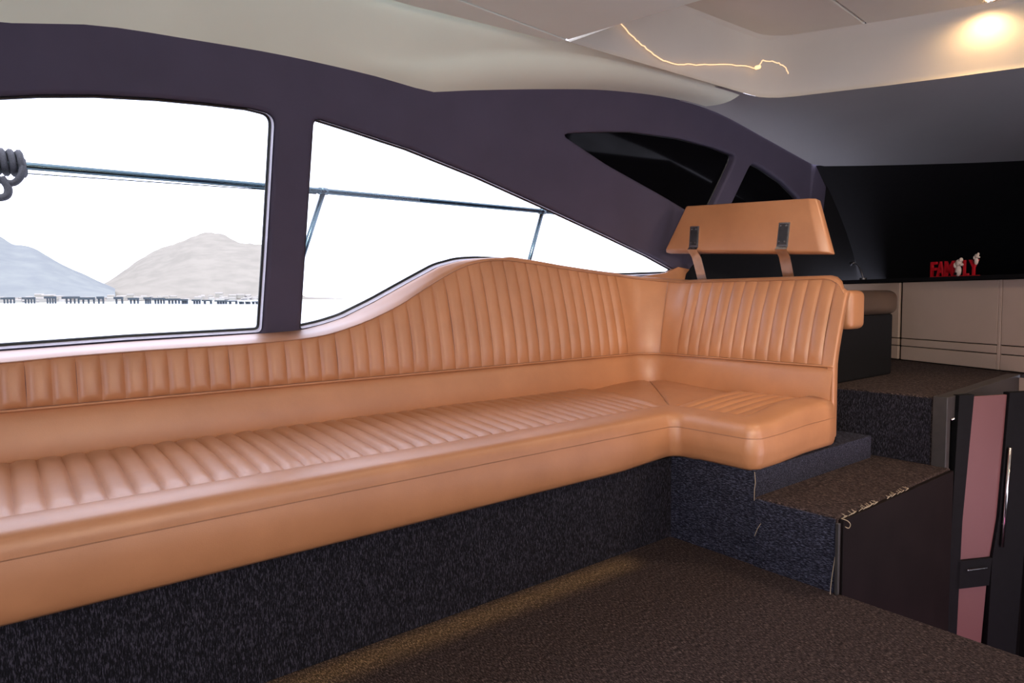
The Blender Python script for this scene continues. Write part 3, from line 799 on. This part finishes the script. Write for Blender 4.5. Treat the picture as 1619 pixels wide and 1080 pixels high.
k_ = MB().tube([(2.985, 1.866, 2.047), (3.01, 1.862, 2.056)], .009, 8); k_.build('glare_spot', emit('glare_spot_glow', (1, .62, .30), 1.6), glare, smooth=True)  # brightest spot of the same glare, made to glow

def downlight(loc, label, power, group=None, aim=(0, 0, -1), glow=30, spot=2.6, col=WARM):
    t = empty('downlight', loc); tag(t, label, 'lamp', group)
    b = MB(); rows = []
    for rr, z in ((.034, .0), (.034, -.006), (.026, -.007), (.022, .004)):
        rows.append([(rr*math.cos(2*math.pi*k/20), rr*math.sin(2*math.pi*k/20), z) for k in range(20)])
    b.grid(rows, True).build('bezel', M_STEEL, t, smooth=True, angle=.5)
    MB().add([(.022*math.cos(2*math.pi*k/20), .022*math.sin(2*math.pi*k/20), -.002) for k in range(20)], [tuple(range(20))]).build('lens', emit('lens_glow', col, glow), t)
    l = lamp('downlight_beam', 'SPOT', (0, 0, -.02), power, col, .02); l.data.spot_size = spot; l.data.spot_blend = .9; l.parent = t
    return t
d1 = downlight((3.475, 1.045, 2.215), 'small bright downlight in the forward corner of the ceiling recess', 5, spot=3.0)
for i, (x, y, pw) in enumerate(((3.0, .35, 40), (1.45, .75, 14), (.2, -.6, 12))):  # out-of-view lamps added to lift the light on sofa and cabinets
    downlight((x, y, 1.907 if x < 2 else 2.218), ('added fill light, unseen, in the ceiling recess over the stairwell', 'added fill light, unseen, in the flat ceiling panel', 'aft added fill light, unseen, in the flat ceiling panel')[i], pw, col=WARM2, spot=2.7)

def added_wall_lamp(x, label, power, aim, cone, lcol=WARM3):  # unseen lamps, added to throw warm light on the sofa and helm
    loc = Vector((x, -2.165, 1.70)); t = empty('added_wall_lamp', loc); tag(t, label, 'lamp')
    MB().box((-.06, -.035, -.09), (.06, -.02, .09)).build('back_plate', M_STEEL, t, bevel=.004)
    MB().tube([(0, -.02, 0), (0, .03, 0), (0, .05, .01)], .01, 8).build('arm', M_STEEL, t, smooth=True)
    rows = [[(r_*math.cos(2*math.pi*k/16), .06+r_*math.sin(2*math.pi*k/16), z) for k in range(16)] for r_, z in ((.03, .06), (.05, 0), (.06, -.06))]
    MB().grid(rows, True).build('added_lamp_shade', emit('added_lamp_shade_glow', WARM2, 3), t, smooth=True)
    l = lamp('added_fill_light', 'SPOT', (0, .15, -.02), power, lcol, .08); l.parent = t; l.data.spot_size = math.radians(cone); l.data.spot_blend = .9
    l.rotation_euler = (Vector(aim)-loc-Vector((0, .15, -.02))).to_track_quat('-Z', 'Y').to_euler()
for x_, lb, p_, am, cn in ((-1.2, 'added unseen fill lamp nearest the aft doorway', 430, (2.8, 1.50, .92), 24), (.55, 'added unseen fill lamp aft of the pillar between the starboard windows', 125, (1.2, 1.6, .3), 70), (3.5, 'added unseen fill lamp forward on the starboard side', 70, (3.4, 1.4, .7), 70)):
    added_wall_lamp(x_, lb, p_, am, cn, (1, .82, .62) if x_ < 0 else WARM3)

# ------------------------------------------------------------------ loose yarns on the carpet edges
def yarn(pts, rad=.0012):
    return MB().tube(catmull(pts, 4, False), rad, 4).build('loose_yarn', M_THREAD, step, smooth=True)
rnd = random.Random(3)
for i in range(26):
    x0 = 2.075+.012*i+.25*rnd.random()*(i/26); L = .015+.02*rnd.random()
    yarn([(x0, .975, ZS1-.002), (x0+L*.5, .972-.004*rnd.random(), ZS1+.004+.004*rnd.random()), (x0+L, .978, ZS1+.001), (x0+L*1.3, .985+.01*rnd.random(), ZS1+.003)])
yarn([(2.07, .975, .243), (2.085, .962, .235), (2.095, .958, .222), (2.088, .96, .212), (2.075, .965, .218)], .0015)
yarn([(2.056, .985, .12), (2.050, .990, .06), (2.046, .992, .02), (2.04, .99, .001)], .0015)
yarn([(2.054, 1.268, .335), (2.050, 1.262, .30), (2.055, 1.268, .27), (2.05, 1.265, .235)], .0012)
yarn([(2.052, 1.24, .16), (2.048, 1.25, .14), (2.05, 1.262, .11)], .0011)

# ------------------------------------------------------------------ outside: side deck, guard rail, rope, sea, hills, town
o = MB().box((-3, 2.62, .60), (6.2, 3.12, .68)).build('side_deck', M_WHITE); tag(o, 'white side deck running outside the saloon windows', 'deck')
rail = empty('guard_rail', (1.2, 2.95, .68)); tag(rail, 'stainless guard rail with slanting stanchions on the side deck outside the windows', 'railing')
ri = Matrix.Translation(-Vector(rail.location))
def rp(mb, name, mat=M_RAIL):
    o = mb.build(name, mat, rail, smooth=True); o.data.transform(ri); return o
rp(MB().tube([(-2.8, 2.95, 1.42), (.1, 2.95, 1.432), (1.15, 2.95, 1.440), (2.7, 2.95, 1.442), (4.6, 2.95, 1.43)], .0135, 12), 'top_rail')
rp(MB().tube([(-2.8, 2.95, 1.397), (.1, 2.95, 1.405), (.98, 2.95, 1.424), (1.19, 2.95, 1.425)], .0022, 6), 'rail_ghost')  # thin line standing for the rail's ghost reflection in the glazing
for xt, in ((1.222,), (2.541,), (-.35,)):
    rp(MB().tube([(xt, 2.95, 1.432), (xt-.27, 2.95, .68)], .0125, 10), 'stanchion')
    rp(MB().tube([(xt-.275, 2.95, .68), (xt-.272, 2.95, .70)], .03, 12), 'stanchion_foot')
    rp(MB().tube([(xt-.02, 2.95, 1.44), (xt+.02, 2.95, 1.44)], .017, 12), 'socket')
# rope wound round the rail
rope = empty('coiled_rope', (.05, 2.95, 1.43)); tag(rope, 'black rope wound round the guard rail at the far left with a hanging loop', 'rope')
pts = []
for i in range(7*14):
    a = 2*math.pi*i/14; pts.append((-.10+.0245*i/14, .034*math.cos(a)*.9, .008+.038*math.sin(a)))
MB().tube(pts, .0115, 7).build('coil', M_ROPE, rope, smooth=True)
MB().tube(catmull([(.062, -.02, .02), (.06, -.034, -.03), (.035, -.03, -.065), (.0, -.03, -.06), (-.03, -.02, -.03)], 5, False), .012, 7).build('loop', M_ROPE, rope, smooth=True)
MB().tube(catmull([(.0, -.03, -.05), (.018, -.034, -.085), (.01, -.034, -.115), (-.03, -.03, -.12), (-.06, -.02, -.09)], 5, False), .013, 7).build('loop', M_ROPE, rope, smooth=True)

m_, nt, b = new_mat('sea_water')
v = coords(nt, (1, 1, 1)); n1 = noise(nt, v, .55, 6, .65)
b.inputs['Base Color'].default_value = (.30, .33, .36, 1); b.inputs['Roughness'].default_value = .22; b.inputs['IOR'].default_value = 1.33
bump(nt, b, n1, .6, .5)
SEA = -1.3
sea = MB().add([(-9000, 4, SEA), (9000, 4, SEA), (9000, 9000, SEA), (-9000, 9000, SEA)], [(0, 1, 2, 3)]).build('sea', m_); tag(sea, kind='structure')
def ray_az(px): # heading of an image column at the horizon
    return AZ-math.atan((px-809.5)/F_PX)
from mathutils import noise as mn
def hills(name, label, prof_, D, depth, mat, seed):
    """terrain ridge: prof_ = [(azimuth column, height m)] at distance D; real depth behind it"""
    g = smooth_tab(prof_); x0, x1 = prof_[0][0], prof_[-1][0]; rows = []
    N = 110; K = 16
    for j in range(K+1):
        v = j/K; row = []
        d = D+depth*(v-.5)
        for i in range(N+1):
            px = x0+(x1-x0)*i/N; a = ray_az(px); h = max(0, g(px))
            x = d*math.cos(a); y = d*math.sin(a)
            nn = mn.fractal(Vector((x*.0022+seed, y*.0022, 0)), 1.0, 2.0, 5)
            s_ = math.sin(math.pi*min(1, v/1.0))**.8
            z = h*s_*(1+.16*nn)*(1 if v <= .5 else 1)
            row.append((x, y, SEA+max(0, z)*(d/D if v < .5 else 1)-.5))
        rows.append(row)
    o = MB().grid(rows).build(name, mat, smooth=True); tag(o, label, 'mountain'); return o
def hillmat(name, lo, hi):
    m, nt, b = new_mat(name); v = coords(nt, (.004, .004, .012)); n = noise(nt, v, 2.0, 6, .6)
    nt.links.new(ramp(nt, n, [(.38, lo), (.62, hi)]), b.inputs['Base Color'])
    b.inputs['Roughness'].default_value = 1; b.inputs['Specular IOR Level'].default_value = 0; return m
H1 = hillmat('hazy_blue_slope', (.15, .163, .168), (.175, .19, .185))  # distance haze is mixed into both slope colours
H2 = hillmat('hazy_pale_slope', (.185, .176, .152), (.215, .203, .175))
hy = lambda px, D: D/math.cos(math.atan((px-809.5)/F_PX))*1
def hgt(y, px, D): return (477-y)/F_PX*D*math.cos(math.atan((px-809.5)/F_PX))
P2 = [(120, 452), (165, 449), (200, 432), (240, 408), (275, 392), (305, 381), (335, 378), (370, 381), (405, 386), (425, 390), (445, 420), (470, 462), (490, 476)]
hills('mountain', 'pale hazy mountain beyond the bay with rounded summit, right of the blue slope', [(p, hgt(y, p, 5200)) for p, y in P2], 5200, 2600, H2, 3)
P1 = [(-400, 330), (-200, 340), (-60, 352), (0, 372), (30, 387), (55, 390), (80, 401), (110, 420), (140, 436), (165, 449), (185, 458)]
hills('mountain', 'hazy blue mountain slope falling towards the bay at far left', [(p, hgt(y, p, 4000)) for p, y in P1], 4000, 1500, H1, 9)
# low shore
SH = hillmat('pale_shore', (.17, .16, .14), (.20, .19, .17))
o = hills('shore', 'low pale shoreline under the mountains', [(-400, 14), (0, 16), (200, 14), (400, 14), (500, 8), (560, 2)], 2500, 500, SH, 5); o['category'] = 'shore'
M_H = [simple('pale_house_wall_%d' % i, c, .9) for i, c in enumerate(((.34, .34, .30), (.27, .265, .23), (.18, .18, .17)))]
M_RF = simple('house_roof', (.24, .23, .21), .9)
base = []
for k in range(3):
    e = bpy.data.objects.new('house', None)
    w, d, h = ((16, 11, 9), (24, 12, 13), (12, 10, 7))[k]
    wl = MB().box((-w/2, -d/2, 0), (w/2, d/2, h)); rf = MB().prism([(-w/2-.6, -d/2-.6, h), (-w/2-.6, d/2+.6, h), (-w/2-.6, 0, h+3.2)], (w+1.2, 0, 0))
    me1 = wl.build('wall', M_H[k]); me2 = rf.build('roof', M_RF)
    base.append((me1.data, me2.data)); bpy.data.objects.remove(me1); bpy.data.objects.remove(me2)
rnd = random.Random(11)
for i in range(110):
    px = rnd.uniform(-10, 440); D = rnd.uniform(2120, 2420); a = ray_az(px); k = rnd.randrange(3)
    # seat each house on the shore slope
    e = bpy.data.objects.new('house', None); COL.objects.link(e)
    v_ = (D-2250)/500; hz = 14*max(0, math.sin(math.pi*max(0, min(1, v_))))**.8
    e.location = (D*math.cos(a), D*math.sin(a), SEA+hz-1); e.rotation_euler = (0, 0, a+math.pi/2+rnd.uniform(-.5, .5)); s_ = rnd.uniform(.45, .95); e.scale = (s_, s_, s_)
    tag(e, 'tiny pale house in the town on the far shore', 'house', 'houses on the far shore')
    for nm, me in zip(('wall', 'roof'), base[k]):
        c = bpy.data.objects.new(nm, me); COL.objects.link(c); c.parent = e
# jetties: dark decks on posts between the boat and the shore
M_JET = simple('dark_jetty_timber', (.03, .045, .055), .8)
rnd = random.Random(5)
cols = [(4, 26), (38, 58), (73, 91), (101, 128), (128, 152), (156, 166), (183, 196), (205, 221), (230, 240), (243, 262), (264, 286), (288, 298), (306, 318), (322, 336), (342, 360), (362, 376), (380, 386), (390, 396), (400, 408), (412, 420)]
for i, (p0, p1) in enumerate(cols):
    Dj = 1/((1/1000)+(1/300-1/1000)*(p0/420)); hj = 8.2*(1-p0/420)**1.2+1.1
    a0, a1 = ray_az(p0), ray_az(p1)
    dk = lambda a: Dj/math.cos(a-AZ)
    A0 = Vector((dk(a0)*math.cos(a0), dk(a0)*math.sin(a0), 0)); A1 = Vector((dk(a1)*math.cos(a1), dk(a1)*math.sin(a1), 0))
    e = empty('jetty', (A0.x, A0.y, SEA)); tag(e, ('%s dark jetty on posts in the bay' if i in (0, 19) else '%s dark jetty on posts from the left, in the bay') % ['leftmost','second','third','fourth','fifth','sixth','seventh','eighth','ninth','tenth','eleventh','twelfth','thirteenth','fourteenth','fifteenth','sixteenth','seventeenth','eighteenth','nineteenth','rightmost'][i], 'jetty', 'dark jetties in the bay')
    L = (A1-A0).length; e.rotation_euler = (0, 0, math.atan2((A1-A0).y, (A1-A0).x))
    hh = hj*rnd.uniform(.55, .72); wj = max(.5, Dj/1050*1.2)
    MB().box((0, -1, hh), (L, 1, hh+hj*.32)).build('deck', M_JET, e)
    n_ = rnd.choice((2, 3, 4))
    for k in range(n_):
        xk = L*(.25+.7*k/max(1, n_-1)); MB().box((xk-wj, -.35, -1), (xk+wj, .35, hh)).build('post', M_JET, e)
